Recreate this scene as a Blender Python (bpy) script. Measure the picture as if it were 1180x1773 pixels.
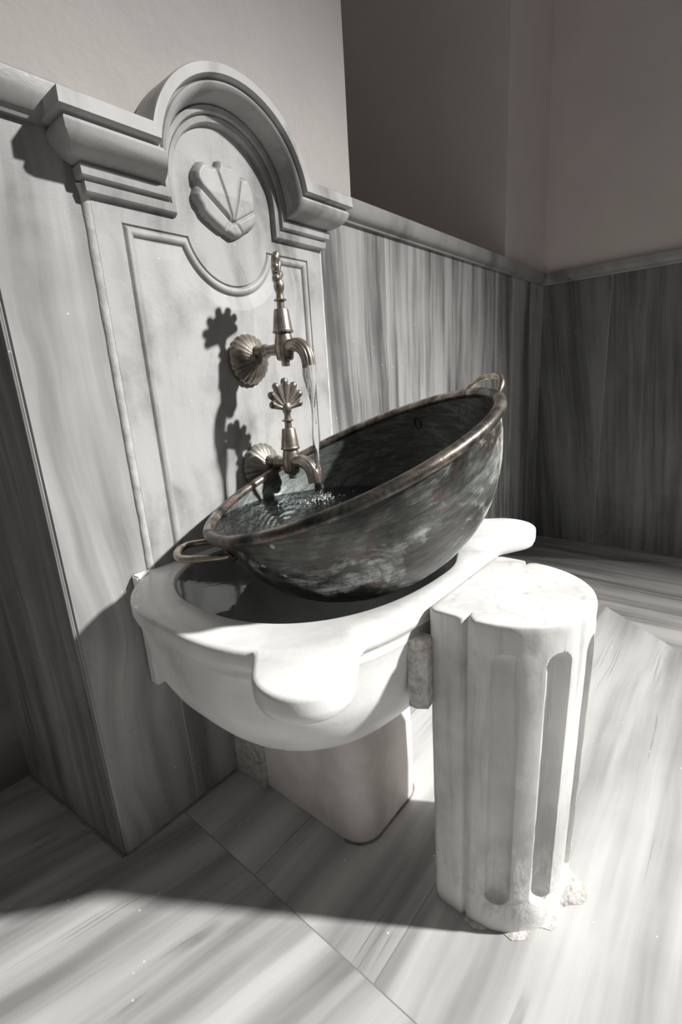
import bpy, bmesh, math, random
from mathutils import Vector, Matrix, noise
PI = math.pi
for o in list(bpy.data.objects): bpy.data.objects.remove(o)
S = bpy.context.scene
COL = S.collection

# ------------------------------------------------------------------ camera
cam_d = bpy.data.cameras.new('camera'); cam = bpy.data.objects.new('camera', cam_d); COL.objects.link(cam)
cam_d.sensor_fit = 'VERTICAL'; cam_d.sensor_height = 24.0; cam_d.lens = 24.0*830.9/1773.0
cam_d.clip_start = 0.02
def cam_axes(a, b, c):
    fw = Vector((math.sin(a)*math.cos(b), -math.cos(a)*math.cos(b), -math.sin(b)))
    r0 = fw.cross(Vector((0, 0, 1))).normalized(); d0 = fw.cross(r0)
    return math.cos(c)*r0 + math.sin(c)*d0, -math.sin(c)*r0 + math.cos(c)*d0, fw
cr, cd, cf = cam_axes(-0.85973594+PI, 0.26269724, 0.06498031)
M = Matrix.Identity(4)
for i in range(3):
    M[i][0] = cr[i]; M[i][1] = -cd[i]; M[i][2] = -cf[i]
M.translation = Vector((-0.264, -0.846, 0.881))
cam.matrix_world = M
S.camera = cam

# ------------------------------------------------------------------ world, sun beam, exposure
w = bpy.data.worlds.new('world'); S.world = w; w.use_nodes = True
bg = w.node_tree.nodes['Background']; bg.inputs['Color'].default_value = (1.0, 0.965, 0.93, 1); bg.inputs['Strength'].default_value = 0.15
SUN = Vector((.42, -.70, .665)).normalized()
beam = bpy.data.lights.new('sun_beam', 'SPOT'); bo = bpy.data.objects.new('sun_beam', beam); COL.objects.link(bo)
AIM = Vector((0.37, -0.60, 0.17))
bo.location = AIM + SUN*12.0
bo.rotation_euler = (-SUN).to_track_quat('-Z', 'Y').to_euler()
beam.energy = 2200*(12/5)**2; beam.color = (1.0, 0.985, 0.96)
beam.spot_size = math.radians(17.6); beam.spot_blend = 1.0; beam.shadow_soft_size = 0.25
S.view_settings.view_transform = 'Standard'; S.view_settings.look = 'None'
S.view_settings.gamma = 1; S.view_settings.exposure = 0.0
S.view_settings.use_curve_mapping = False
S.cycles.max_bounces = 10

# ------------------------------------------------------------------ node helpers
class NT:
    def __init__(s, name):
        s.m = bpy.data.materials.new(name); s.m.use_nodes = True
        s.t = s.m.node_tree; s.b = s.t.nodes['Principled BSDF']; s.out = s.t.nodes['Material Output']
        s.tc = s.n('ShaderNodeTexCoord')
        s.P = s.tc.outputs['Object']
        sp = s.n('ShaderNodeSeparateXYZ'); s.l(s.P, sp.inputs[0]); s.x, s.y, s.z = sp.outputs
    def n(s, k): return s.t.nodes.new(k)
    def l(s, a, b): s.t.links.new(a, b)
    def put(s, v, sock):
        if hasattr(v, 'is_linked'): s.l(v, sock)
        elif isinstance(v, (tuple, list)) and len(v) == 3 and sock.type == 'RGBA': sock.default_value = (*v, 1)
        else: sock.default_value = v
    def m_(s, op, a, b=0.0, c=0.0, clamp=False):
        q = s.n('ShaderNodeMath'); q.operation = op; q.use_clamp = clamp
        s.put(a, q.inputs[0]); s.put(b, q.inputs[1]); s.put(c, q.inputs[2]); return q.outputs[0]
    def add(s, a, b): return s.m_('ADD', a, b)
    def mul(s, a, b): return s.m_('MULTIPLY', a, b)
    def vec(s, x, y, z):
        q = s.n('ShaderNodeCombineXYZ'); s.put(x, q.inputs[0]); s.put(y, q.inputs[1]); s.put(z, q.inputs[2]); return q.outputs[0]
    def noise(s, v, scale, detail=4, rough=.55, dist=0.0):
        q = s.n('ShaderNodeTexNoise'); s.l(v, q.inputs['Vector']); q.inputs['Scale'].default_value = scale
        q.inputs['Detail'].default_value = detail; q.inputs['Roughness'].default_value = rough; q.inputs['Distortion'].default_value = dist
        return q.outputs['Fac']
    def voro(s, v, scale, rand=1.0):
        q = s.n('ShaderNodeTexVoronoi'); s.l(v, q.inputs['Vector']); q.inputs['Scale'].default_value = scale
        q.inputs['Randomness'].default_value = rand
        return q.outputs['Distance'], q.outputs['Color']
    def mp(s, v, a, b, c=0.0, d=1.0, smooth=False):
        q = s.n('ShaderNodeMapRange'); s.put(v, q.inputs[0])
        for i, k in enumerate((a, b, c, d)): q.inputs[i+1].default_value = k
        q.interpolation_type = 'SMOOTHSTEP' if smooth else 'LINEAR'; return q.outputs[0]
    def ramp(s, v, stops):
        q = s.n('ShaderNodeValToRGB'); s.l(v, q.inputs[0]); e = q.color_ramp.elements
        while len(e) > 1: e.remove(e[-1])
        e[0].position, e[0].color = stops[0][0], (*stops[0][1], 1)
        for p, c in stops[1:]:
            k = e.new(p); k.color = (*c, 1)
        return q.outputs[0]
    def mix(s, f, a, b):
        q = s.n('ShaderNodeMix'); q.data_type = 'RGBA'; s.put(f, q.inputs[0]); s.put(a, q.inputs[6]); s.put(b, q.inputs[7]); return q.outputs[2]
    def bump(s, h, strength, dist=0.002, prev=None):
        q = s.n('ShaderNodeBump'); s.l(h, q.inputs['Height']); q.inputs['Strength'].default_value = strength; q.inputs['Distance'].default_value = dist
        if prev is not None: s.l(prev, q.inputs['Normal'])
        return q.outputs[0]
    def done(s, color=None, rough=None, metal=None, normal=None, spec=None, sss=None):
        b = s.b
        if color is not None: s.put(color, b.inputs['Base Color'])
        if rough is not None: s.put(rough, b.inputs['Roughness'])
        if metal is not None: s.put(metal, b.inputs['Metallic'])
        if normal is not None: s.l(normal, b.inputs['Normal'])
        if spec is not None: b.inputs['Specular IOR Level'].default_value = spec
        if sss:
            b.inputs['Subsurface Weight'].default_value = sss
            b.inputs['Subsurface Radius'].default_value = (1, .85, .75); b.inputs['Subsurface Scale'].default_value = 0.012
        return s.m

def veined(t, u, v, idx, dark, light, contrast=1.0, slant=0.0, fine=1.0, streaks=.36, wobble=.045, bs=11):
    """banded marble: bands across u, running along v, another cut of stone for every idx"""
    wn = t.n('ShaderNodeTexWhiteNoise'); wn.noise_dimensions = '1D'; t.put(t.add(idx, 3.37), wn.inputs['W'])
    sl = t.mul(t.add(wn.outputs['Value'], -0.5), slant)
    wob = t.mul(t.add(t.noise(t.vec(t.mul(u, 1.0), t.mul(v, 1.0), t.mul(idx, 5.1)), 2.2, 2), -0.5), wobble)
    uu = t.add(t.add(u, t.mul(sl, v)), wob)
    V1 = t.vec(uu, t.mul(v, .07), t.mul(idx, 4.63))
    broad = t.noise(V1, bs, 3, .5, .05)
    V2 = t.vec(uu, t.mul(v, .035), t.mul(idx, 7.7))
    streak = t.noise(V2, 48, 5, .62, .1)
    cloud = t.noise(t.vec(u, v, t.mul(idx, 2.3)), 3.5, 5, .6, .3)
    f = t.add(t.add(t.mul(broad, .88-streaks), t.mul(streak, streaks)), t.mul(cloud, .12))
    f = t.mp(f, .5-.17/contrast, .5+.17/contrast)
    c = t.ramp(f, [(0, dark), (.3, tuple(a*.62+b*.38 for a, b in zip(dark, light))), (.55, tuple(a*.3+b*.7 for a, b in zip(dark, light))), (.8, light), (1, tuple(min(.9, b*1.07) for b in light))])
    # rare thin dark seams
    seam = t.noise(t.vec(uu, t.mul(v, .02), t.add(t.mul(idx, 1.7), 9.0)), 30, 1, .5)
    lim = t.noise(t.vec(t.mul(u, 2.0), t.mul(v, .5), t.add(idx, 4.0)), 7, 3)
    sm = t.mul(t.mp(t.m_('ABSOLUTE', t.add(seam, -.5)), .0, .02, 1, 0), t.mp(lim, .56, .66))
    c = t.mix(t.mul(sm, .45*fine), c, tuple(.5*a for a in dark))
    # pale scuffs and droplet marks
    d, vc = t.voro(t.P, 55)
    sepc = t.n('ShaderNodeSeparateColor'); t.l(vc, sepc.inputs[0])
    fl = t.mul(t.m_('LESS_THAN', d, .10), t.m_('GREATER_THAN', sepc.outputs[0], .93))
    c = t.mix(t.mul(fl, .55), c, (.85, .85, .84))
    return c

def steps(t, u, joints):
    idx = 0.0; mask = 0.0
    for j in joints:
        idx = t.add(idx, t.m_('GREATER_THAN', u, j))
        mask = t.m_('MAXIMUM', mask, t.m_('LESS_THAN', t.m_('ABSOLUTE', t.add(u, -j)), .0011))
    return idx, mask

def wall_marble(name, axis, joints, dark, light, slant=.1, contrast=1.0, streaks=.36, rev=None):
    t = NT(name); u = t.x if axis == 'x' else t.y
    idx, mask = steps(t, u, joints)
    c = veined(t, u, t.z, idx, dark, light, contrast, slant, 1.0, streaks)
    if rev is not None:   # the first slab, left of the fountain, is a paler and cloudier cut
        c2 = veined(t, u, t.z, 21.0, rev[0], rev[1], 1.3, 0.0, .6, .14, .12, 13)
        c = t.mix(t.m_('LESS_THAN', u, .4), c, c2)
    c = t.mix(t.mul(mask, .5), c, (.62, .61, .59))
    g = t.noise(t.P, 260, 3)
    return t.done(c, t.mp(t.noise(t.P, 14, 4), .3, .7, .22, .42), normal=t.bump(t.add(t.mul(g, .3), t.mul(mask, -1.0)), .25, .001), spec=.45)

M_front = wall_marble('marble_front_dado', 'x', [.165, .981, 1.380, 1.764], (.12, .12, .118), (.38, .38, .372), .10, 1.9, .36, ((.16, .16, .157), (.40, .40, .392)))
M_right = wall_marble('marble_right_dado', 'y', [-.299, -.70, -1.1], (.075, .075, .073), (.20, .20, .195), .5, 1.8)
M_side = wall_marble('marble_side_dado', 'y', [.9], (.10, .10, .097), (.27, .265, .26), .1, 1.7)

def floor_marble():
    t = NT('marble_floor')
    # border band beside the right wall and its mitred companion
    band = t.m_('GREATER_THAN', t.x, 1.675)
    diag = t.add(t.mul(t.add(t.x, -1.675), .77), t.mul(t.add(t.y, .45), -.64))
    mit = t.mul(t.m_('GREATER_THAN', diag, 0), t.m_('LESS_THAN', t.y, -.40))
    bm_ = t.m_('MAXIMUM', band, mit)
    left = t.m_('LESS_THAN', t.x, .128)
    row = t.add(t.m_('LESS_THAN', t.y, -.235), t.m_('LESS_THAN', t.y, -.512))
    ang = t.add(t.mul(left, -.24), t.mul(t.m_('SUBTRACT', 1, left), .01))
    u = t.m_('SUBTRACT', t.y, t.mul(ang, t.x)); v = t.x
    idx = t.add(t.mul(left, 7.0), t.mul(t.m_('SUBTRACT', 1, left), row))
    c1 = veined(t, u, v, idx, (.22, .22, .216), (.52, .52, .51), 1.2, 0, 1.2, .16, .03, 13)
    c2 = veined(t, t.x, t.y, t.add(t.mul(band, 2.0), 11.0), (.17, .167, .16), (.46, .45, .435), 1.4, .1)
    c = t.mix(bm_, c1, c2)
    def line(e, w=.0012): return t.m_('LESS_THAN', t.m_('ABSOLUTE', e), w)
    g = line(t.add(t.x, -.128))
    nl = t.m_('SUBTRACT', 1, left)
    g = t.m_('MAXIMUM', g, t.mul(nl, line(t.add(t.y, .235))))
    g = t.m_('MAXIMUM', g, t.mul(t.mul(nl, t.m_('LESS_THAN', t.x, .45)), line(t.add(t.y, .512))))
    g = t.m_('MAXIMUM', g, line(t.add(t.x, -1.675)))
    c = t.mix(t.mul(g, .8), c, (.20, .195, .18))
    gr = t.noise(t.P, 200, 3)
    return t.done(c, t.mp(t.noise(t.P, 9, 4), .3, .7, .28, .5), normal=t.bump(t.add(t.mul(gr, .3), t.mul(g, -1.0)), .3, .0012), spec=.4)
M_floor = floor_marble()

def plaster(name, col):
    t = NT(name)
    n1 = t.noise(t.P, 5, 5, .6); n2 = t.noise(t.P, 90, 4, .6)
    c = t.mix(t.mp(n1, .3, .7), tuple(.93*k for k in col), col)
    d, vc = t.voro(t.P, 9); sc = t.n('ShaderNodeSeparateColor'); t.l(vc, sc.inputs[0])
    sp = t.mul(t.mp(d, .02, .06, 1, 0), t.m_('GREATER_THAN', sc.outputs[0], .86))
    c = t.mix(t.mul(sp, .5), c, tuple(.4*k for k in col))
    h = t.add(t.mul(n1, 3.0), t.mul(n2, .25))
    return t.done(c, .75, normal=t.bump(h, .55, .004), spec=.2)
M_plaster = plaster('cream_plaster', (.54, .512, .495))
M_plaster2 = plaster('old_plaster', (.66, .60, .575))

def carved(name, dark, light, sss=0.0, vz=True, rough=(.25, .45), sc=1.0, chalk=False):
    t = NT(name)
    u = t.add(t.x, t.mul(t.y, .6)); 
    wob = t.mul(t.add(t.noise(t.P, 3, 3), -.5), .2)
    band = t.noise(t.vec(t.add(u, wob), t.mul(t.y, .4), t.mul(t.z, .18)), 14*sc, 5, .55, .2)
    cl = t.noise(t.P, 6, 6, .6, .4)
    f = t.add(t.mul(band, .55), t.mul(cl, .45))
    c = t.ramp(t.mp(f, .38, .60), [(0, dark), (.35, tuple(a*.4+b*.6 for a, b in zip(dark, light))), (.7, light), (1, tuple(min(.88, 1.05*b) for b in light))])
    d, vc = t.voro(t.P, 80); s2 = t.n('ShaderNodeSeparateColor'); t.l(vc, s2.inputs[0])
    pit = t.mul(t.m_('LESS_THAN', d, .13), t.m_('GREATER_THAN', s2.outputs[0], .95))
    c = t.mix(t.mul(pit, .35), c, (.86, .86, .84))
    h = t.add(t.mul(t.noise(t.P, 25, 4), 1.0), t.mul(t.noise(t.P, 180, 3), .2))
    if chalk:
        cn = t.noise(t.vec(t.mul(t.x, 1.5), t.mul(t.y, 1.5), t.mul(t.z, .6)), 24, 7, .72, .8)
        ck = t.mp(t.add(cn, t.mul(t.m_('SUBTRACT', .16, t.z), 1.3)), .50, .60)
        ck = t.mul(ck, t.mp(t.z, .12, .30, 1, 0))
        c = t.mix(t.mul(ck, .6), c, (.84, .83, .81))
        gn = t.noise(t.vec(t.mul(t.x, 2.0), t.mul(t.y, 2.0), t.mul(t.z, .12)), 30, 5, .6)
        c = t.mix(t.mul(t.mp(gn, .55, .68), .4), c, (.34, .335, .33))
        h = t.add(h, t.mul(t.mul(ck, t.noise(t.P, 120, 4, .7)), 2.5))
    return t.done(c, t.mp(cl, .3, .7, *rough), normal=t.bump(h, .22, .003), spec=.45, sss=sss)
M_panel = carved('carved_panel_marble', (.20, .20, .195), (.44, .437, .43), .0, rough=(.42, .6))
M_basin = carved('basin_marble', (.58, .575, .56), (.82, .815, .80), .12, rough=(.2, .4), sc=.6)
M_ped = carved('pedestal_marble', (.62, .57, .545), (.86, .80, .77), .08, rough=(.35, .5), sc=.6)
M_column = carved('column_marble', (.50, .495, .48), (.76, .755, .74), .08, rough=(.25, .45), sc=.8, chalk=True)
M_trim = carved('trim_marble', (.17, .17, .165), (.32, .32, .31), 0)
t = NT('lime_mortar'); n_ = t.noise(t.P, 60, 6, .7)
M_mortar = t.done(t.ramp(n_, [(.3, (.30, .27, .24)), (.5, (.62, .60, .57)), (.7, (.80, .79, .77))]), .8, normal=t.bump(t.add(n_, t.mul(t.noise(t.P, 20, 3), 2.0)), .9, .006), spec=.2)
t = NT('grey_caulk'); M_caulk = t.done(t.ramp(t.noise(t.P, 40, 5), [(.3, (.50, .49, .47)), (.7, (.74, .73, .71))]), .6, normal=t.bump(t.noise(t.P, 70, 4), .5, .002))
t = NT('dirty_caulk'); M_caulk2 = t.done(t.ramp(t.noise(t.P, 30, 5), [(.3, (.10, .095, .085)), (.7, (.26, .25, .23))]), .7)

def copper(name, inside=False):
    t = NT(name)
    P = t.P
    # hammered / scoured streaks run round the bowl
    st = t.noise(t.vec(t.mul(t.x, 1.0), t.mul(t.y, 1.0), t.mul(t.add(t.z, t.mul(t.x, -.45)), 5.0)), 22, 6, .7, .6)
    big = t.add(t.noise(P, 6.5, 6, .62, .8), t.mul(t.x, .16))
    red = t.noise(t.vec(t.add(t.x, 3.1), t.y, t.mul(t.z, 1.6)), 30, 8, .72, 1.2)
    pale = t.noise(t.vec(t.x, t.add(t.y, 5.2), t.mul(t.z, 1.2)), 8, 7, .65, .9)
    if inside:
        c = t.ramp(t.add(t.mul(st, .5), t.mul(big, .5)), [(.38, (.018, .021, .020)), (.5, (.055, .063, .060)), (.64, (.17, .19, .183))])
        c = t.mix(t.mul(t.mp(red, .57, .66), .3), c, (.11, .06, .045))
        return t.done(c, .42, .35, t.bump(t.add(st, t.mul(big, .5)), .35, .004), .5)
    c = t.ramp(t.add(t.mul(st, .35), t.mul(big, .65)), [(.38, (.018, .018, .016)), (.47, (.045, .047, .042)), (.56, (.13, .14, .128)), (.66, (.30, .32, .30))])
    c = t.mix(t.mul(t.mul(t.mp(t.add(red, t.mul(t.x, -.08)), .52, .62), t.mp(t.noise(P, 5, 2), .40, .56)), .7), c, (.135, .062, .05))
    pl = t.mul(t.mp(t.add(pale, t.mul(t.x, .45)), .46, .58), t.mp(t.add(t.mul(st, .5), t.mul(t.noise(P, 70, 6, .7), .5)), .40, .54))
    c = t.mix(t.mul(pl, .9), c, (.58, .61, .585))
    d, vc = t.voro(P, 60); s2 = t.n('ShaderNodeSeparateColor'); t.l(vc, s2.inputs[0])
    sp = t.mul(t.m_('LESS_THAN', d, .28), t.m_('GREATER_THAN', s2.outputs[0], .95))
    c = t.mix(t.mul(sp, .8), c, (.38, .50, .48))
    return t.done(c, t.mp(big, .3, .7, .30, .5), t.mp(pale, .45, .6, .30, .10), t.bump(t.add(st, big), .3, .003), .5)
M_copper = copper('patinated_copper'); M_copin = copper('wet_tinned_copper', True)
t = NT('worn_copper_rim')
b_ = t.add(t.noise(t.P, 16, 7, .7, .5), t.mul(t.x, .22)); r_ = t.noise(t.vec(t.x, t.add(t.y, 2.0), t.z), 30, 6, .7)
c_ = t.ramp(b_, [(.38, (.03, .034, .03)), (.47, (.085, .08, .07)), (.56, (.22, .185, .16)), (.68, (.44, .41, .37))])
c_ = t.mix(t.mul(t.mp(r_, .54, .64), .5), c_, (.22, .10, .075))
M_rim = t.done(c_, t.mp(b_, .3, .7, .5, .26), .65, t.bump(t.add(b_, r_), .4, .002))
t = NT('aged_brass')
b_ = t.noise(t.P, 45, 6, .65); g_ = t.noise(t.P, 160, 4)
M_brass = t.done(t.ramp(b_, [(.3, (.17, .148, .125)), (.5, (.32, .285, .245)), (.7, (.50, .455, .40))]), t.mp(b_, .3, .7, .44, .3), .8, t.bump(g_, .2, .0008))
t = NT('verdigris_brass')
b_ = t.noise(t.P, 50, 6, .65)
M_brass2 = t.done(t.ramp(b_, [(.3, (.16, .15, .13)), (.5, (.27, .26, .23)), (.7, (.40, .39, .355))]), .42, .6, t.bump(b_, .3, .001))
t = NT('handle_brass')
b_ = t.noise(t.P, 40, 5, .6)
M_handle = t.done(t.ramp(b_, [(.35, (.20, .165, .125)), (.6, (.48, .42, .35))]), .32, .85)

def water(name, tint, rip, sc, st=.8, foam=None):
    t = NT(name); n = t.t.nodes
    h = t.add(t.noise(t.P, sc, 4, .55, .6), t.mul(t.noise(t.P, sc*3.3, 3), .3))
    if foam is not None:
        dx = t.add(t.x, -foam[0]); dy = t.add(t.y, -foam[1])
        r = t.m_('SQRT', t.add(t.mul(dx, dx), t.mul(dy, dy)))
        ring = t.mul(t.m_('SINE', t.mul(r, 420.0)), t.mp(r, .01, .10, .22, 0))
        h = t.add(h, ring)
    nb = t.bump(h, st, rip)
    tr = t.n('ShaderNodeBsdfTransparent'); tr.inputs[0].default_value = (*tint, 1)
    gl = t.n('ShaderNodeBsdfGlossy'); gl.inputs['Roughness'].default_value = .05; t.l(nb, gl.inputs['Normal'])
    fr = t.n('ShaderNodeFresnel'); fr.inputs['IOR'].default_value = 1.33; t.l(nb, fr.inputs['Normal'])
    mx = t.n('ShaderNodeMixShader'); t.l(t.m_('ADD', fr.outputs[0], .02), mx.inputs[0]); t.l(tr.outputs[0], mx.inputs[1]); t.l(gl.outputs[0], mx.inputs[2])
    t.l(mx.outputs[0], t.out.inputs['Surface']); return t.m
M_water_bowl = water('clear_rippled_water', (.88, .93, .93), .006, 42, .9, (.437, -.186))
M_water_basin = water('still_water', (.66, .68, .67), .002, 16, .35)
t = NT('falling_water')
t.b.inputs['Transmission Weight'].default_value = 1.0; t.b.inputs['IOR'].default_value = 1.33
M_stream = t.done((1, 1, 1), .02, normal=t.bump(t.noise(t.vec(t.x, t.y, t.mul(t.z, .3)), 120, 3), .5, .002))
t = NT('foam_bubble'); t.b.inputs['Transmission Weight'].default_value = .6; M_foam = t.done((.9, .93, .93), .12)

# ------------------------------------------------------------------ mesh helpers
def finish(name, bm, mat, parent=None, smooth=False, angle=None, loc=None):
    if loc is None and parent is not None: loc = None
    me = bpy.data.meshes.new(name)
    bmesh.ops.recalc_face_normals(bm, faces=bm.faces)
    bm.to_mesh(me); bm.free()
    if smooth:
        for p in me.polygons: p.use_smooth = True
        if angle: me.set_sharp_from_angle(angle=math.radians(angle))
    me.materials.append(mat)
    o = bpy.data.objects.new(name, me); COL.objects.link(o)
    if parent is not None:
        o.parent = parent
        base = Vector((0, 0, 0)); q = parent
        while q is not None: base += q.location; q = q.parent
        if base.length > 0: me.transform(Matrix.Translation(-base))
    return o
def thing(name, label, cat, loc=(0, 0, 0), group=None):
    o = bpy.data.objects.new(name, None); COL.objects.link(o); o.location = loc
    o.empty_display_size = .05
    o['label'] = label; o['category'] = cat
    if group: o['group'] = group
    return o
def tag(o, label, cat, group=None):
    o['label'] = label; o['category'] = cat
    if group: o['group'] = group
    return o
def struct(o): o['kind'] = 'structure'; return o
def box(bm, x0, x1, y0, y1, z0, z1):
    v = [bm.verts.new(p) for p in ((x0,y0,z0),(x1,y0,z0),(x1,y1,z0),(x0,y1,z0),(x0,y0,z1),(x1,y0,z1),(x1,y1,z1),(x0,y1,z1))]
    for f in ((0,3,2,1),(4,5,6,7),(0,1,5,4),(1,2,6,5),(2,3,7,6),(3,0,4,7)): bm.faces.new([v[i] for i in f])
def rings(bm, R, close=True, cap0=False, cap1=False):
    """R: list of lists of points with equal length -> quads"""
    V = [[bm.verts.new(p) for p in r] for r in R]
    n = len(V[0])
    for a, b in zip(V[:-1], V[1:]):
        for i in range(n if close else n-1):
            j = (i+1) % n
            try: bm.faces.new((a[i], a[j], b[j], b[i]))
            except ValueError: pass
    if cap0: bm.faces.new(V[0])
    if cap1: bm.faces.new(V[-1][::-1])
    return V
def lathe(bm, prof, org, ax, n=32, mod=None, cap0=True, cap1=True):
    """prof: (distance along ax, radius)"""
    ax = Vector(ax).normalized(); org = Vector(org)
    u = ax.orthogonal().normalized() if abs(ax.z) < .9 else Vector((1, 0, 0)); u = (u - ax*u.dot(ax)).normalized(); v = ax.cross(u)
    R = []
    for k, (h, r) in enumerate(prof):
        ring = []
        for i in range(n):
            a = 2*PI*i/n; rr = max(r, 1e-4)*(mod(a, k, h) if mod else 1)
            ring.append(org + ax*h + (u*math.cos(a) + v*math.sin(a))*rr)
        R.append(ring)
    rings(bm, R, True, cap0, cap1)
def tube(bm, pts, rad, n=12, cap=True, mod=None, flat=1.0):
    pts = [Vector(p) for p in pts]; N = len(pts)
    rad = rad if isinstance(rad, (list, tuple)) else [rad]*N
    tn = [(pts[min(i+1, N-1)] - pts[max(i-1, 0)]).normalized() for i in range(N)]
    u = tn[0].orthogonal().normalized(); R = []
    for i in range(N):
        u = (u - tn[i]*u.dot(tn[i])).normalized(); v = tn[i].cross(u)
        R.append([pts[i] + (u*math.cos(2*PI*k/n) + v*math.sin(2*PI*k/n)*flat)*rad[i]*(mod(2*PI*k/n, i) if mod else 1) for k in range(n)])
    rings(bm, R, True, cap, cap)
def bezier(ctrl, n):
    """Catmull-Rom through the control points"""
    P = [Vector(p) for p in ctrl]; P = [2*P[0]-P[1]] + P + [2*P[-1]-P[-2]]; out = []
    for i in range(1, len(P)-2):
        for k in range(n):
            s = k/n; a, b, c, d = P[i-1:i+3]
            out.append(.5*((2*b) + (c-a)*s + (2*a-5*b+4*c-d)*s*s + (-a+3*b-3*c+d)*s**3))
    out.append(P[-2]); return out
def quad(bm, *p): bm.faces.new([bm.verts.new(q) for q in p])

ZD0, ZD1 = 1.270, 1.323      # underside and top of the dado moulding
XR = 2.33                    # right wall
XN0, XN1 = .838, 1.853       # niche in the plaster
# ------------------------------------------------------------------ the room
bm = bmesh.new(); box(bm, -3.0, XR+.2, -4.2, 1.5, -.10, 0); struct(finish('floor', bm, M_floor))
bm = bmesh.new(); box(bm, 0, XR+.15, 0, .415, 0, ZD0+.03)
ed = [e for e in bm.edges if abs(e.verts[0].co.x) < 1e-6 and abs(e.verts[1].co.x) < 1e-6 and abs(e.verts[0].co.y) < 1e-6 and abs(e.verts[1].co.y) < 1e-6]
bmesh.ops.bevel(bm, geom=ed, offset=.004, segments=3, affect='EDGES')
for v in bm.verts:
    if v.co.x < .01 and v.co.y > .1: v.co.x = -.04
o = struct(finish('wall_front', bm, M_front))
# side face of the pier carries its own slab
bm = bmesh.new()
quad(bm, (-.0008, .004, 0), (-.0408, .415, 0), (-.0408, .415, ZD0), (-.0008, .004, ZD0))
f = bmesh.ops.extrude_face_region(bm, geom=list(bm.faces)); 
for v in [g for g in f['geom'] if isinstance(g, bmesh.types.BMVert)]: v.co.x -= .003
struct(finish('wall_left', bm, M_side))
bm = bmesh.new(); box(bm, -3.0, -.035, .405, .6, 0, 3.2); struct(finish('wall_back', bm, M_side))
# plaster above the dado, with the deep niche cut into it
bm = bmesh.new()
rng = random.Random(4)
edge = [(XN0 + .004*noise.noise(Vector((0, 0, z*6))), z) for z in [ZD1-.03+i*(3.2-ZD1+.03)/24 for i in range(25)]]
prof = [(0, ZD1-.03)] + edge + [(0, 3.2)]
a = [bm.verts.new((x, .002, z)) for x, z in prof]; b = [bm.verts.new((x, .85, z)) for x, z in prof]
bm.faces.new(a); bm.faces.new(b[::-1])
for i in range(len(a)): j = (i+1) % len(a); bm.faces.new((a[j], a[i], b[i], b[j]))
struct(finish('wall_front_plaster', bm, M_plaster))
bm = bmesh.new(); box(bm, XN1, XR+.15, .004, .95, ZD1-.03, 3.2); struct(finish('wall_corner_plaster', bm, M_plaster2))
bm = bmesh.new(); box(bm, XN0-.2, XN1+.2, .851, .95, ZD1-.03, 3.2); struct(finish('wall_niche', bm, M_plaster2))
bm = bmesh.new(); box(bm, XN0-.05, XN1+.05, .004, .851, ZD1-.05, ZD1-.012); struct(finish('trim_4', bm, M_trim))
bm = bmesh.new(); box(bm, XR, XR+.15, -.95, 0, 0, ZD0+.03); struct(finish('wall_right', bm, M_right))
bm = bmesh.new(); box(bm, XR+.003, XR+.15, -.95, .004, ZD0+.03, 3.2); struct(finish('wall_right_plaster', bm, M_plaster2))
# dado moulding
PR = [(0, ZD0), (-.008, ZD0), (-.010, ZD0+.006), (-.017, ZD0+.010), (-.022, ZD0+.020), (-.024, ZD0+.034), (-.024, ZD1-.003), (-.021, ZD1), (.004, ZD1)]
def molding(name, f0, f1):
    bm = bmesh.new(); A = [bm.verts.new(f0(d, z)) for d, z in PR]; B = [bm.verts.new(f1(d, z)) for d, z in PR]
    for i in range(len(A)-1): bm.faces.new((A[i], A[i+1], B[i+1], B[i]))
    bm.faces.new(A); bm.faces.new(B[::-1]); return struct(finish(name, bm, M_trim, smooth=True, angle=40))
molding('trim_1', lambda d, z: (d-.001, d-.0005, z), lambda d, z: (.16, d-.0005, z))
molding('trim_5', lambda d, z: (.686, d-.0005, z), lambda d, z: (XR+d-.0005, d-.0005, z))
molding('trim_2', lambda d, z: (XR+d-.0005, d-.0005, z), lambda d, z: (XR+d-.0005, -.95, z))
molding('trim_3', lambda d, z: (d-.001, d, z), lambda d, z: (-.041+d-.003, .404, z))
# caulk lines at the wall foot
bm = bmesh.new(); tube(bm, [(0, -.001, .0005), (.28, -.001, .0005)], .0035, 8); struct(finish('baseboard_front', bm, M_caulk2))
bm = bmesh.new(); tube(bm, [(-.0045, .002, .0005), (-.0445, .404, .0005)], .004, 8); struct(finish('baseboard_left', bm, M_caulk2))
bm = bmesh.new(); tube(bm, [(XR-.001, 0, .0005), (XR-.001, -.95, .0005)], .003, 8); struct(finish('baseboard_right', bm, M_caulk2))

# ------------------------------------------------------------------ carved backplate of the fountain
XC = .423; ZC = 1.240
back = thing('fountain_backplate', 'pale carved marble fountain panel with round arched cornice set into the wall', 'fountain panel', (XC, 0, .56))
PF = -.0085   # face of the slab
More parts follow.
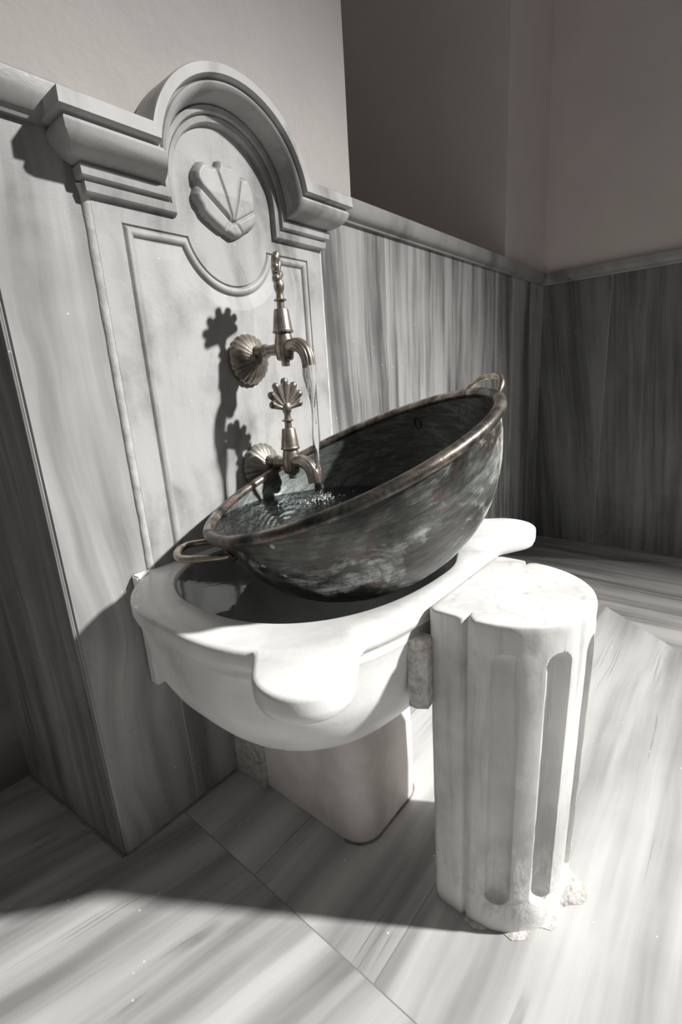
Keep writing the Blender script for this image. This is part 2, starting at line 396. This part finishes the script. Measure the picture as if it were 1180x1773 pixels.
#        z_h    radius  depth
prof = [(1.2965, .1880, -.0006), (1.2965, .1880, -.070), (1.2945, .1865, -.0735), (1.2740, .1715, -.0745), (1.2715, .1695, -.0715), (1.2700, .1680, -.0610),
        (1.2675, .1660, -.0600), (1.2650, .1640, -.0650), (1.2600, .1605, -.0672), (1.2520, .1565, -.0650), (1.2430, .1520, -.0575), (1.2360, .1487, -.0480), (1.2310, .1463, -.0370), (1.2290, .1450, -.0300),
        (1.2280, .1443, -.0245), (1.2265, .1435, -.0240), (1.2240, .1420, -.0290), (1.2110, .1335, -.0275), (1.2085, .1318, -.0250), (1.2075, .1310, -.0190), (1.2055, .1300, -.0180),
        (1.2035, .1290, -.0215), (1.1915, .1205, -.0195), (1.1890, .1188, -.0170), (1.1880, .1180, -.0120), (1.1865, .1170, PF)]
def ring_path(z, r, y):
    h = .262 + abs(y)*.80; pts = [(XC-h, -.0006, z), (XC-h, y, z)]
    def onaxis(zz): return zz
    if z >= ZC:
        xm = math.sqrt(r*r-(z-ZC)**2); a0 = math.atan2(z-ZC, -xm)
    else: xm = r; a0 = PI
    m = []
    # straight run split, then optional vertical drop, then arc
    m.append((XC-xm, y, z)); m.append((XC-xm, y, max(z, ZC) if z < ZC else z))
    for i in range(1, 49):
        a = a0 + (PI-a0 - a0)*i/48 if False else a0 - (2*a0-PI)*i/48
        m.append((XC+r*math.cos(a), y, ZC+r*math.sin(a)))
    m.append((XC+xm, y, z))
    pts += m; pts += [(XC+h, y, z), (XC+h, -.0006, z)]
    return pts
bm = bmesh.new(); V = rings(bm, [ring_path(*p) for p in prof], close=False)
bmesh.ops.remove_doubles(bm, verts=bm.verts, dist=1e-5)
finish('cornice', bm, M_panel, back, smooth=True, angle=32)
# slab with the sunk frame moulding
ZT, ZB, XH = 1.160, .50, .2225
SR, SZ = .0985, 1.183
def frame_ring(d, y):
    zt = ZT-d; xh = XH-d; r = SR+d; xs = math.sqrt(r*r-(SZ-zt)**2); a0 = math.atan2(zt-SZ, -xs); a1 = math.atan2(zt-SZ, xs)
    if a0 > 0: a0 -= 2*PI
    p = [(XC-xh, y, ZB), (XC-xh, y, zt), (XC-xs, y, zt)]
    for i in range(1, 30):
        a = a0 + (a1-a0)*i/30; p.append((XC+r*math.cos(a), y, SZ+r*math.sin(a)))
    return p + [(XC+xs, y, zt), (XC+xh, y, zt), (XC+xh, y, ZB)]
bm = bmesh.new()
fr = [(0, PF), (.0010, PF+.0034), (.0022, PF+.0036), (.0050, PF-.0006), (.0085, PF-.0026), (.0120, PF-.0028), (.0155, PF-.0012), (.0180, PF+.0020), (.0190, PF+.0038), (.0205, PF+.0040), (.022, PF+.0036), (.046, PF-.0008), (.047, PF-.001)]
V = rings(bm, [frame_ring(*q) for q in fr], close=False)
bm.faces.new(V[-1])
# surround: everything between the frame and the outer edge of the slab
outer = [bm.verts.new((XC-.2685, PF, ZB))] + [bm.verts.new(p) for p in ring_path(*prof[-1])[1:-1]] + [bm.verts.new((XC+.2685, PF, ZB))]
loop = outer + V[0][::-1]
es = []
for a, b in zip(loop, loop[1:]+loop[:1]):
    if (a.co-b.co).length < 1e-7: continue
    e = bm.edges.get((a, b)) or bm.edges.new((a, b)); es.append(e)
bmesh.ops.remove_doubles(bm, verts=outer, dist=1e-6)
es = [e for e in es if e.is_valid]
bmesh.ops.triangle_fill(bm, use_beauty=True, use_dissolve=False, edges=es)
# edge thickness
for x in (XC-.2685, XC+.2685):
    quad(bm, (x, PF, ZB), (x, PF, 1.19), (x, -.0006, 1.19), (x, -.0006, ZB))
finish('panel_slab', bm, M_panel, back, smooth=True, angle=30)
for sx in (-1, 1):
    bm = bmesh.new(); R = []
    for k in range(62):
        z = .56+k*(1.205-.56)/61; jx = .0012*noise.noise(Vector((sx, 0, z*25))); ex = .0045*max(0, (z-1.188)/.017)
        R.append([(XC+sx*(.2684+ex), PF+.0004, z), (XC+sx*(.2735+ex+jx), PF+.0014, z), (XC+sx*(.2790+ex+jx), -.0030, z), (XC+sx*(.2800+ex+jx), -.0006, z), (XC+sx*(.2684+ex), -.0006, z)])
    rings(bm, R, True, True, True)
    finish('grout_line', bm, M_caulk, back, smooth=True, angle=50)
# carved tulip relief as a height field
TUL = [(.3560,1.2790),(.3640,1.2870),(.3740,1.2900),(.3850,1.2850),(.3920,1.2870),(.4000,1.2860),(.4050,1.2980),(.4130,1.3020),(.4200,1.2960),(.4280,1.2960),(.4370,1.2990),(.4450,1.2910),(.4520,1.2830),(.4610,1.2820),(.4680,1.2870),(.4780,1.2800),(.4840,1.2690),(.4880,1.2520),(.4860,1.2380),(.4860,1.2270),(.4900,1.2150),(.4860,1.2040),(.4770,1.1950),(.4640,1.1880),(.4500,1.1790),(.4360,1.1720),(.4250,1.1690),(.4120,1.1740),(.3960,1.1790),(.3800,1.1870),(.3660,1.1950),(.3570,1.2020),(.3530,1.2110),(.3460,1.2180),(.3430,1.2300),(.3490,1.2410),(.3530,1.2470),(.3480,1.2550),(.3480,1.2680)]
GRV = [((.425,1.1960),(.3490,1.2490),.0034,.0075), ((.425,1.2000),(.3960,1.2900),.0022,.0045), ((.4270,1.2000),(.4560,1.2850),.0022,.0045), ((.430,1.1970),(.4880,1.2290),.0022,.0045), ((.418,1.196),(.405,1.178),.003,.003), ((.432,1.196),(.446,1.181),.003,.003)]
def segd(x, z, a, b):
    dx, dz = b[0]-a[0], b[1]-a[1]; tt = max(0, min(1, ((x-a[0])*dx+(z-a[1])*dz)/(dx*dx+dz*dz)))
    return math.hypot(x-a[0]-tt*dx, z-a[1]-tt*dz)
def inside(x, z):
    c = False
    for (x0, z0), (x1, z1) in zip(TUL, TUL[1:]+TUL[:1]):
        if (z0 > z) != (z1 > z) and x < (x1-x0)*(z-z0)/(z1-z0)+x0: c = not c
    return c
bm = bmesh.new(); st = .0016; nx, nz = 98, 90; G = {}
for i in range(nx):
    for k in range(nz):
        x, z = .338+i*st, 1.163+k*st
        d = min(segd(x, z, a, b) for a, b in zip(TUL, TUL[1:]+TUL[:1]))
        if not inside(x, z): d = -d
        if d < -.0024: continue
        q = max(0, min(1, (d+.001)/.010)); h = .0175*math.sqrt(max(0, 1-(1-q)**2))
        h += .003*max(0, 1-abs(z-1.24)/.06)*q
        for a, b, w_, dp in GRV: h -= dp*math.exp(-(segd(x, z, a, b)/w_)**2)*min(1, q*1.3)
        G[i, k] = bm.verts.new((x, PF+.0015-max(h, 0) if d > -.001 else PF+.003, z))
for (i, k), v in list(G.items()):
    c = [G.get((i, k)), G.get((i+1, k)), G.get((i+1, k+1)), G.get((i, k+1))]
    if all(c): bm.faces.new(c)
finish('carved_tulip', bm, M_panel, back, smooth=True)

# ------------------------------------------------------------------ basin (kurna)
HT = .5624
basin = thing('marble_basin', 'white marble wall basin with two round knob lobes, filled with water', 'basin', (.405, -.25, .24))
BX, BY = .405, -.245
def sup(a, b, n, th):
    c, s_ = abs(math.cos(th)), abs(math.sin(th)); return (((c/a)**n+(s_/b)**n)**(-1/n))
def lobe_r(th, cx, cy, rr):
    if rr <= 0: return 0
    dx, dy = cx-BX, cy-BY; c, s_ = math.cos(th), math.sin(th)
    pr = dx*c+dy*s_; q = dx*dx+dy*dy-pr*pr
    if pr <= 0 or q > rr*rr: return 0
    return pr+math.sqrt(rr*rr-q)
NB = 420
def body_ring(z, s, lr, inset=0.0, off=0.0):
    out = []
    for i in range(NB):
        th = 2*PI*i/NB
        r = sup(.372*s-inset, .275*s-inset, 2.75-.5*(1-s), th)
        r = max(r, lobe_r(th, .083, -.475, lr-inset), lobe_r(th, .708, -.466, lr-inset))
        out.append([r, th])
    # soften the necks of the lobes
    for _ in range(2):
        rr = [q[0] for q in out]
        for i in range(NB): out[i][0] = (rr[i-1]+2*rr[i]+rr[(i+1) % NB])/4
    P = []
    for r, th in out:
        x, y = BX+r*math.cos(th), BY+r*math.sin(th)
        P.append((x, min(y, -.0015), z))
    return P
def hollow_r(th, s):
    return sup(.302*s, .241*s, 2.4, th) if math.cos(th) < 0 else sup(.232*s, .241*s, 2.4-.35*min(1, math.cos(th)*3), th)
def hollow_ring(z, s):
    P = []
    for i in range(NB):
        th = 2*PI*i/NB; r = hollow_r(th, s); x, y = BX+r*math.cos(th), BY+.004+r*math.sin(th)
        P.append((x, min(y, -.022), z))
    return P
LB = .066
R = [hollow_ring(.36, .05), hollow_ring(.365, .45), hollow_ring(.39, .72), hollow_ring(.44, .88), hollow_ring(.50, .96), hollow_ring(HT-.012, .99), hollow_ring(HT-.003, 1.0), hollow_ring(HT, 1.012)]
for k in (.006, .003, .001, 0): pass
R += [body_ring(HT, 1, LB, .007), body_ring(HT-.0012, 1, LB, .0032), body_ring(HT-.0035, 1, LB, .0008), body_ring(HT-.007, 1, LB, 0), body_ring(HT-.022, 1, LB, 0.0),
      body_ring(HT-.0285, .994, LB-.001, .0), body_ring(HT-.032, .982, LB-.003, .0), body_ring(HT-.036, .978, LB-.004, 0), body_ring(HT-.042, .977, LB-.011, 0), body_ring(HT-.047, .978, LB-.022, 0), body_ring(HT-.051, .974, LB-.040, 0), body_ring(HT-.053, .972, 0, 0)]
for z, s in ((.480, .962), (.463, .958), (.445, .950), (.434, .945), (.420, .930), (.405, .912), (.391, .893), (.377, .868), (.362, .838), (.348, .805), (.334, .766), (.319, .720), (.305, .664), (.290, .600), (.276, .520), (.262, .420), (.254, .34)): R.append(body_ring(z, s, 0))
bm = bmesh.new(); rings(bm, R, True, True, True)
finish('basin_bowl', bm, M_basin, basin, smooth=True, angle=50)
bm = bmesh.new(); box(bm, .1105, .70, -.026, -.0012, .335, HT-.0006)
bmesh.ops.bevel(bm, geom=[e for e in bm.edges], offset=.003, segments=2, affect='EDGES')
finish('back_slab', bm, M_basin, basin, smooth=True, angle=40)
ped = bmesh.new()
def rrect(x0, x1, y0, y1, r, z):
    P = []
    for cx, cy, a0 in ((x1-r, y1-.002, 0), (x0+r, y1-.002, 90), (x0+r, y0+r, 180), (x1-r, y0+r, 270)):
        for k in range(9):
            a = math.radians(a0+k*90/8); rr = r if a0 >= 180 else .002
            P.append(((cx if a0 >= 180 else (x1-.002 if a0 == 0 else x0+.002))+rr*math.cos(a), (cy)+rr*math.sin(a)-(0 if a0 >= 180 else 0), z))
    return P
rings(ped, [rrect(.2875, .497, -.376, -.10, .050, .0004), rrect(.2865, .498, -.377, -.10, .052, .01), rrect(.2855, .500, -.378, -.10, .054, .10), rrect(.284, .503, -.375, -.10, .058, .20), rrect(.285, .501, -.35, -.10, .06, .262)], True, True, True)
pd = thing('basin_pedestal', 'round cornered pinkish white marble block carrying the basin', 'pedestal', (.39, -.2, 0))
finish('pedestal_block', ped, M_ped, pd, smooth=True, angle=40)
bm = bmesh.new(); box(bm, .276, .50, -.0995, -.002, .0004, .27); finish('rear_block', bm, M_mortar, pd)
bm = bmesh.new(); tube(bm, [Vector(p)+Vector((0, 0, .001)) for p in rrect(.2865, .498, -.377, -.10, .051, 0)[18:]], .003, 6); finish('joint_line', bm, M_caulk2, pd)

# water standing in the basin
bm = bmesh.new(); P = []
for i in range(120):
    th = 2*PI*i/120; r = hollow_r(th, .992); P.append((BX+r*math.cos(th), min(BY+.004+r*math.sin(th), -.0225), HT-.0055))
cv = bm.verts.new((BX, BY, HT-.0055)); pv = [bm.verts.new(p) for p in P]
for i in range(120): bm.faces.new((pv[i], pv[(i+1) % 120], cv))
tag(finish('basin_water', bm, M_water_basin), 'still dark water filling the white marble basin under the copper bowl', 'water')

# ------------------------------------------------------------------ broken fluted half column
colm = thing('fluted_column', 'broken white marble half column with two long flutes standing before the basin', 'column', (.41, -.60, 0))
CX, CY, RC = .412, -.590, .1240
FL = [-158.5, -125, -91, -57.5, -24]
def col_ring(z, s=1.0, inset=0.0, flute=1.0, notch=1.0):
    P = []
    hw = .1255
    # rectangular rear block, left side from back to notch, then half round front, then right side
    def add(x, y): P.append((CX+(x-CX)*s, -.5225+(y+.5225)*s, z))
    i = inset
    for k in range(7): a = PI/2+k*(PI/2)/6; add(CX-hw+.012+i+math.cos(a)*.012, -.5225-.012-i+math.sin(a)*.012)
    for y in (-.545, -.556, -.566): add(CX-hw+i, y)
    n = .0085*notch
    for y, q in ((-.574, .05), (-.5765, .35), (-.5790, .95), (-.5815, 1.0), (-.5840, .40)): add(CX-hw+i+n*q, y)
    N = 260
    for k in range(N+1):
        a = -178.5 + 177*k/N
        ad = a; rr = RC-i
        for f in FL:
            d = abs(ad-f); hwf = 9.0*flute
            if flute > 0 and d < hwf: rr -= .0150*flute*math.sqrt(max(0, 1-(d/hwf)**2))
        add(CX+rr*math.cos(math.radians(ad)), CY+rr*math.sin(math.radians(ad)))
    for y, q in ((-.5840, .40), (-.5815, 1.0), (-.5790, .95), (-.5765, .35), (-.574, .05)): add(CX+hw-i-n*q, y)
    for y in (-.566, -.556, -.545): add(CX+hw-i, y)
    for k in range(7): a = k*(PI/2)/6; add(CX+hw-.012-i+math.cos(a)*.012, -.5225-.012-i+math.sin(a)*.012)
    return P
R = []
for z in [0.0004, .012, .03, .05, .06, .0655, .067, .069, .0715, .0745, .078, .082, .087, .094, .11] + [.13+.02*i for i in range(18)] + [.482, .490, .4965, .502, .5065, .510, .513, .5155, .5175, .519, .522, .527, .535, .543, .550]:
    sc = .935+.065*min(1, z/.48)
    if z < .03: sc -= .03*(1-z/.03)
    fl = 0
    if .066 < z < .5185:
        q = min((z-.066), (.5185-z)); fl = math.sqrt(max(0, 1-(1-min(1, q/.019))**2))
    R.append(col_ring(z, sc, 0, fl, 1))
R += [col_ring(.5570, 1, .0003, 0, 1.5), col_ring(.5596, 1, .0014, 0, 2.0), col_ring(.5608, 1, .0032, 0, 2.2), col_ring(.5612, 1, .008, 0, 1.8)]
bm = bmesh.new(); rings(bm, R, True, True, True)
for v in bm.verts:     # chips and wear, stronger near the foot and at the notch
    p = v.co; n = noise.noise(p*55)*.0007 + (noise.noise(p*28)*.0032 if p.z < .075 else 0)
    if p.x < CX-.10 and -.60 < p.y < -.565: n += .0012*noise.noise(p*90)
    v.co += Vector((p.x-CX, p.y-CY, 0)).normalized()*n if p.z < .558 else Vector((0, 0, 0))
finish('column_shaft', bm, M_column, colm, smooth=True, angle=55)
# rough mortar round the foot, heaped on the right side
bm = bmesh.new(); R = []
base = col_ring(0, .935)
base = base[14:-10:6]
for p in base:
    d = Vector((p[0]-CX, p[1]-CY, 0)).normalized(); a = math.degrees(math.atan2(d.y, d.x))
    heap = math.exp(-((a+68)/20)**2); wdt = .003+.006*abs(noise.noise(Vector(p)*40))+.030*heap; hgt = .003+.045*heap+.004*noise.noise(Vector(p)*70)
    c0 = Vector((p[0], p[1], 0))-d*.016
    R.append([c0+Vector((0, 0, .0003)), c0+Vector((0, 0, hgt)), c0+d*(.018)+Vector((0, 0, hgt*.85)), c0+d*(.018+wdt*.45)+Vector((0, 0, hgt*.42+.002*noise.noise(Vector(p)*99))), c0+d*(.018+wdt)+Vector((0, 0, .0012)), c0+d*(.018+wdt)+Vector((0, 0, .0003))])
rings(bm, R, True, True, True)
finish('foot_mortar', bm, M_mortar, colm, smooth=True, angle=50)
# lump of mortar wedged between column and basin
bm = bmesh.new(); R = []
for k in range(10):
    z = .405+k*.0125; s_ = .55+.45*math.sin(min(1, (k+1)/4)*PI/2); jx = .003*noise.noise(Vector((k*.7, 0, 0)))
    R.append([(.272+jx, -.499-.004*s_, z), (.262+jx, -.503, z), (.2615+jx, -.516, z), (.271+jx, -.531*1.0, z), (.290, -.5285, z), (.290, -.500, z)])
rings(bm, R, True, True, True)
finish('mortar_lump', bm, M_mortar, colm)

# ------------------------------------------------------------------ taps
def tap(label, yo, zo, turn, mat_rose, xr=.443):
    """xr,yo: axis of the valve; zo: height of the pipe; turn: angle of the shell handle about the vertical"""
    X, Y, Z = xr, yo, zo
    t = thing('brass_tap', label, 'tap', (X, 0, Z), 'scallop handled brass taps over the basin')
    # scallop wall rosette: ribs fan out from the pipe
    bm = bmesh.new(); n = 144
    pr = [(-.0005, .050), (.004, .0515), (.009, .050), (.014, .046), (.020, .039), (.026, .030), (.031, .021), (.035, .014), (.038, .0105)]
    def mod(a, k, h):
        s_ = abs(math.sin(a*11)); return 1+(.050*s_-.028)*(1 if k < 7 else .3)
    lathe(bm, pr, (X-.002, PF-.0012, Z-.013), (0, -1, 0), n, mod)
    finish('wall_rosette', bm, mat_rose, t, smooth=True, angle=60)
    # pipe with collars
    L = -Y
    bm = bmesh.new(); lathe(bm, [(.030, .0115), (.040, .0130), (.044, .0135), (.050, .0115), (.056, .0100), (.060, .0100), (.062, .0130), (.066, .0140), (.070, .0138), (.073, .0110), (.078, .0105), (L-.012, .0115), (L-.006, .0115)], (X, 0, Z), (0, -1, 0), 28)
    finish('pipe', bm, M_brass, t, smooth=True, angle=50)
    # fluted valve body
    bm = bmesh.new()
    def fm(a, k, h): return 1+(.05*abs(math.sin(a*7))-.025)*(1 if 2 <= k <= 6 else 0)
    lathe(bm, [(-.0335, .0072), (-.032, .0082), (-.0235, .0082), (-.0225, .0130), (-.020, .0160), (-.012, .0175), (0, .0185), (.010, .0185), (.020, .0172), (.026, .0160), (.0285, .0150)], (X, Y, Z), (0, 0, 1), 84, fm)
    finish('valve_body', bm, M_brass, t, smooth=True, angle=50)
    # spout
    ctl = [(X, Y-.006, Z+.002), (X, Y-.022, Z+.0045), (X, Y-.038, Z+.0035), (X, Y-.052, Z-.005), (X, Y-.060, Z-.019), (X, Y-.0635, Z-.038)]
    pts = bezier(ctl, 7); N = len(pts)
    rad = [.0118+.0012*math.sin(i/(N-1)*PI)+.0014*(i/(N-1)) for i in range(N)]
    rad[0] = .011
    bm = bmesh.new()
    tube(bm, pts, rad, 48, True, lambda a, i: 1-(.13*max(0, math.cos(a*8))**4)*min(1, max(0, (i-8)/6)))
    finish('spout', bm, M_brass, t, smooth=True, angle=55)
    # conical bonnet
    bm = bmesh.new(); lathe(bm, [(.0285, .0150), (.0290, .0190), (.0305, .0203), (.0330, .0203), (.0345, .0190), (.036, .0187), (.0705, .0143), (.0725, .0132), (.0735, .0100)], (X, Y, Z), (0, 0, 1), 40)
    finish('bonnet', bm, M_brass, t, smooth=True, angle=35)
    # stem, collar, and bud below the shell
    bm = bmesh.new(); lathe(bm, [(.070, .0074), (.0865, .0072), (.0875, .0115), (.0890, .0122), (.0905, .0110), (.0915, .0078), (.098, .0066), (.103, .0070), (.107, .0090), (.113, .0102), (.119, .0096), (.124, .0070)], (X, Y, Z), (0, 0, 1), 28)
    st_ = finish('handle_stem', bm, M_brass, t, smooth=True, angle=45)
    # scallop shell
    bm = bmesh.new(); ca, sa = math.cos(turn), math.sin(turn)
    W = Vector((ca, sa, 0)); T = Vector((-sa, ca, 0)); O = Vector((X, Y, Z+.112))
    for k in range(-3, 4):
        a = math.radians(k*24); ln = (.0595, .055, .048, .037)[abs(k)]
        d = W*math.sin(a)+Vector((0, 0, math.cos(a)))
        m_ = 12
        p = [O+d*(ln*j/m_)+T*(.0022*math.sin(j/m_*PI)) for j in range(m_+1)]
        rr = [.0030+.0052*(j/m_)**.9 for j in range(m_)]+[.0066]; rr[-2] = .0078
        p.append(O+d*(ln+.0028)); rr.append(.0030)
        tube(bm, p, rr, 12)
    # thin web between the ribs
    ring_ = [O+(W*math.sin(math.radians(q))+Vector((0, 0, math.cos(math.radians(q)))))*(.050-.022*(abs(q)/80)**2) for q in range(-72, 73, 6)]
    for sgn in (-1, 1):
        c = bm.verts.new(O+T*.0016*sgn); vv = [bm.verts.new(p+T*.0016*sgn) for p in ring_]
        for a_, b_ in zip(vv, vv[1:]): bm.faces.new((c, a_, b_))
    finish('shell_handle', bm, M_brass, t, smooth=True, angle=50)
    return Vector((X, Y-.0635, Z-.038))
# the upper shell is turned edge-on, the lower one faces the room
out_hi = tap('upper brass tap with running water, its scallop handle turned edge-on', -.1225, .9530, math.radians(40), M_brass, .4370)
out_lo = tap('lower closed brass tap, its scallop handle facing out over the copper bowl', -.1095, .7235, math.radians(-14), M_brass2, .4410)

# ------------------------------------------------------------------ copper bowl
BC = Vector((.379, -.315, .751)); BN = Vector((-.277, .236, .931)).normalized()
BU = Vector((.85, -.50, 0)); BU = (BU-BN*BU.dot(BN)).normalized(); BV = BN.cross(BU)
bowl = thing('copper_bowl', 'large tilted copper bowl with mottled green and red patina and two brass handles', 'bowl', (.40, -.33, .51))
PRO = [(.000, .2635), (.010, .2628), (.020, .2615), (.038, .2570), (.056, .2505), (.075, .2425), (.093, .2335), (.111, .2225), (.128, .2100), (.143, .1960), (.158, .1790), (.172, .1590), (.184, .1370), (.196, .1110), (.205, .0870), (.213, .0600), (.2175, .0350), (.2200, .0120)]
DS = 1.09
PRO = [(d*DS, r) for d, r in PRO]
def bring(d, r, n=160, jit=0.0):
    out = []
    for i in range(n):
        a = 2*PI*i/n; rr = r
        q = Vector((math.cos(a)*3, math.sin(a)*3, d*20))
        rr += jit*noise.noise(q)
        out.append(BC - BN*d + (BU*math.cos(a)+BV*math.sin(a))*rr)
    return out
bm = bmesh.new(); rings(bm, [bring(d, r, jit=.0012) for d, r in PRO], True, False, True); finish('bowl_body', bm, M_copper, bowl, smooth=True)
TH = .003
bm = bmesh.new(); rings(bm, [bring(max(0, d-(.0 if k == 0 else TH)), r-TH, jit=.0012) for k, (d, r) in enumerate(PRO)], True, False, True); finish('bowl_lining', bm, M_copin, bowl, smooth=True)
bm = bmesh.new(); RR = .0098; rc = .2660
rings(bm, [bring(-math.sin(a)*RR*.92-.0005, rc+math.cos(a)*RR) for a in [2*PI*k/16 for k in range(17)]], True); bmesh.ops.remove_doubles(bm, verts=bm.verts, dist=1e-5)
finish('rolled_rim', bm, M_rim, bowl, smooth=True)
def handle(sgn, lift):
    c = BC
    def pt(a, out, up): # tangential a, radial out, up along normal
        return BC + BU*sgn*(math.sqrt(max(0, .262**2-a*a))+out) + BV*a + BN*up
    ctl = [pt(-.060, -.001, -.030), pt(-.0585, .012, -.026), pt(-.056, .030, -.018+lift*.2), pt(-.050, .048, -.010+lift*.5), pt(-.030, .060, -.006+lift*.9), pt(0, .063, -.005+lift), pt(.030, .060, -.006+lift*.9), pt(.050, .048, -.010+lift*.5), pt(.056, .030, -.018+lift*.2), pt(.0585, .012, -.026), pt(.060, -.001, -.030)]
    bm = bmesh.new(); P = bezier(ctl, 6)
    tube(bm, P, [.0048+.0012*math.sin(i/(len(P)-1)*PI) for i in range(len(P))], 14)
    h = finish('handle', bm, M_handle, bowl, smooth=True, angle=60)
    for s2 in (-1, 1):
        bm = bmesh.new(); A = pt(s2*.060, -.002, -.031)
        nd = (A-BC); nd = (nd-BN*nd.dot(BN)).normalized(); td = BN.cross(nd)
        R = []
        for hh, q in ((-.003, 1), (.0025, 1), (.004, .8)):
            R.append([A+nd*hh+(td*math.cos(b)*.020+BN*math.sin(b)*.010)*q for b in [2*PI*k/24 for k in range(24)]])
        rings(bm, R, True, True, True); finish('handle_lug', bm, M_rim, h, smooth=True, angle=40)
handle(-1, .002); handle(1, .014)
# scratched letters inside the high rim
def on_in(a, d):
    r = None
    for (d0, r0), (d1, r1) in zip(PRO, PRO[1:]):
        if d0 <= d <= d1: r = r0+(r1-r0)*(d-d0)/(d1-d0)
    return BC-BN*d+(BU*math.cos(a)+BV*math.sin(a))*(r-TH-.0008)
t = NT('bare_metal_scratch'); M_scr = t.done((.24, .245, .235), .5, .3)
t = NT('stamped_recess'); M_scr2 = t.done((.012, .012, .011), .7, .0)
def stroke(name, uv, mat, rad=.0015):
    bm = bmesh.new()
    for run in uv:
        P = bezier([on_in(a, d) for a, d in run], 4) if len(run) > 2 else [on_in(*run[0]), on_in(*run[1])]
        tube(bm, P, rad, 6)
    return finish(name, bm, mat, bowl)
A0 = .56
stroke('stamped_letter', [[(A0+.028*math.sin(q), .034-.011*math.cos(q)) for q in [2*PI*k/12 for k in range(13)]]], M_scr2)
A1 = .10
stroke('stamped_letter', [[(A1+.045, .044), (A1+.015, .020)], [(A1+.015, .020), (A1-.012, .044)], [(A1+.030, .035), (A1+.0, .035)]], M_scr)
stroke('stamped_letter', [[(A1-.045, .042), (A1-.040, .020)], [(A1-.040, .020), (A1-.085, .020)], [(A1-.043, .030), (A1-.075, .030)]], M_scr)

# water lying in the low side of the bowl
ZW = .6545
def in_r(p):
    q = p-BC; d = -q.dot(BN); rr = (q+BN*d).length
    if d < -.004: return False
    if d < 0: return rr < .2605
    for (d0, r0), (d1, r1) in zip(PRO, PRO[1:]):
        if d0 <= d <= d1: return rr < r0+(r1-r0)*(d-d0)/(d1-d0)-TH*.9
    return False
WC = Vector((.36, -.27, ZW))
bm = bmesh.new(); cv = bm.verts.new(WC); NW = 180; K = 36; ringsW = []
bound = []
for i in range(NW):
    a = 2*PI*i/NW; d = Vector((math.cos(a), math.sin(a), 0)); lo, hi = 0, .5
    for _ in range(26):
        mid = (lo+hi)/2
        if in_r(WC+d*mid): lo = mid
        else: hi = mid
    bound.append(lo)
HIT = Vector((.437, -.186, 0))
for k in range(1, K+1):
    ring = []
    for i in range(NW):
        a = 2*PI*i/NW; p = WC+Vector((math.cos(a), math.sin(a), 0))*bound[i]*k/K
        r = (Vector((p.x, p.y, 0))-HIT).length
        z = .0016*noise.noise(Vector((p.x*38, p.y*38, 0)))+.0007*math.sin(r*360)*math.exp(-r/.04)+.0008*noise.noise(Vector((p.x*120, p.y*120, 3)))
        if k == K: z = 0
        ring.append(bm.verts.new(p+Vector((0, 0, z))))
    ringsW.append(ring)
for i in range(NW): bm.faces.new((cv, ringsW[0][i], ringsW[0][(i+1) % NW]))
for a, b in zip(ringsW, ringsW[1:]):
    for i in range(NW): j = (i+1) % NW; bm.faces.new((a[i], a[j], b[j], b[i]))
tag(finish('bowl_water', bm, M_water_bowl, smooth=True), 'rippling clear water lying in the low side of the tilted copper bowl', 'water')
# falling stream from the upper spout
bm = bmesh.new(); N = 60; R = []
for i in range(N+1):
    s_ = i/N; z = out_hi.z+.002+(ZW-.004-out_hi.z-.002)*s_
    wa = .0122*(1-.55*min(1, s_/.38))+.0015*math.sin(s_*17)+.004*max(0, (s_-.62)/.38)
    wb = .0100*(1-.70*min(1, s_/.42))+.0022*math.sin(s_*13+1)+.003*max(0, (s_-.62)/.38)+.001
    tw = s_*2.2; ring = []
    cx = out_hi.x+.0012*math.sin(s_*9); cy = out_hi.y-.0025*math.sin(s_*2.5)
    for k in range(28):
        a = 2*PI*k/28; m_ = 1+.16*math.sin(3*a+s_*14)+.10*noise.noise(Vector((math.cos(a)*2, math.sin(a)*2, s_*12)))
        x, y = math.cos(a)*wa*m_, math.sin(a)*wb*m_
        ring.append((cx+x*math.cos(tw)-y*math.sin(tw), cy+x*math.sin(tw)+y*math.cos(tw), z))
    R.append(ring)
rings(bm, R, True, True, True)
tag(finish('water_stream', bm, M_stream, smooth=True), 'clear twisting stream of water falling from the upper tap into the copper bowl', 'water stream')
# froth where it lands
bm = bmesh.new(); rng = random.Random(7)
for k in range(150):
    a = rng.random()*2*PI; r = abs(rng.gauss(0, .024)); x, y = HIT.x+math.cos(a)*r*1.5, HIT.y+math.sin(a)*r
    if not in_r(Vector((x, y, ZW))): continue
    s_ = rng.uniform(.0009, .0027)
    bmesh.ops.create_icosphere(bm, subdivisions=1, radius=s_, matrix=Matrix.Translation((x, y, ZW+s_*.3)))
fo = finish('splash_bubbles', bm, M_foam, smooth=True); tag(fo, 'froth of small bubbles where the stream hits the water in the bowl', 'bubbles'); fo['kind'] = 'stuff'
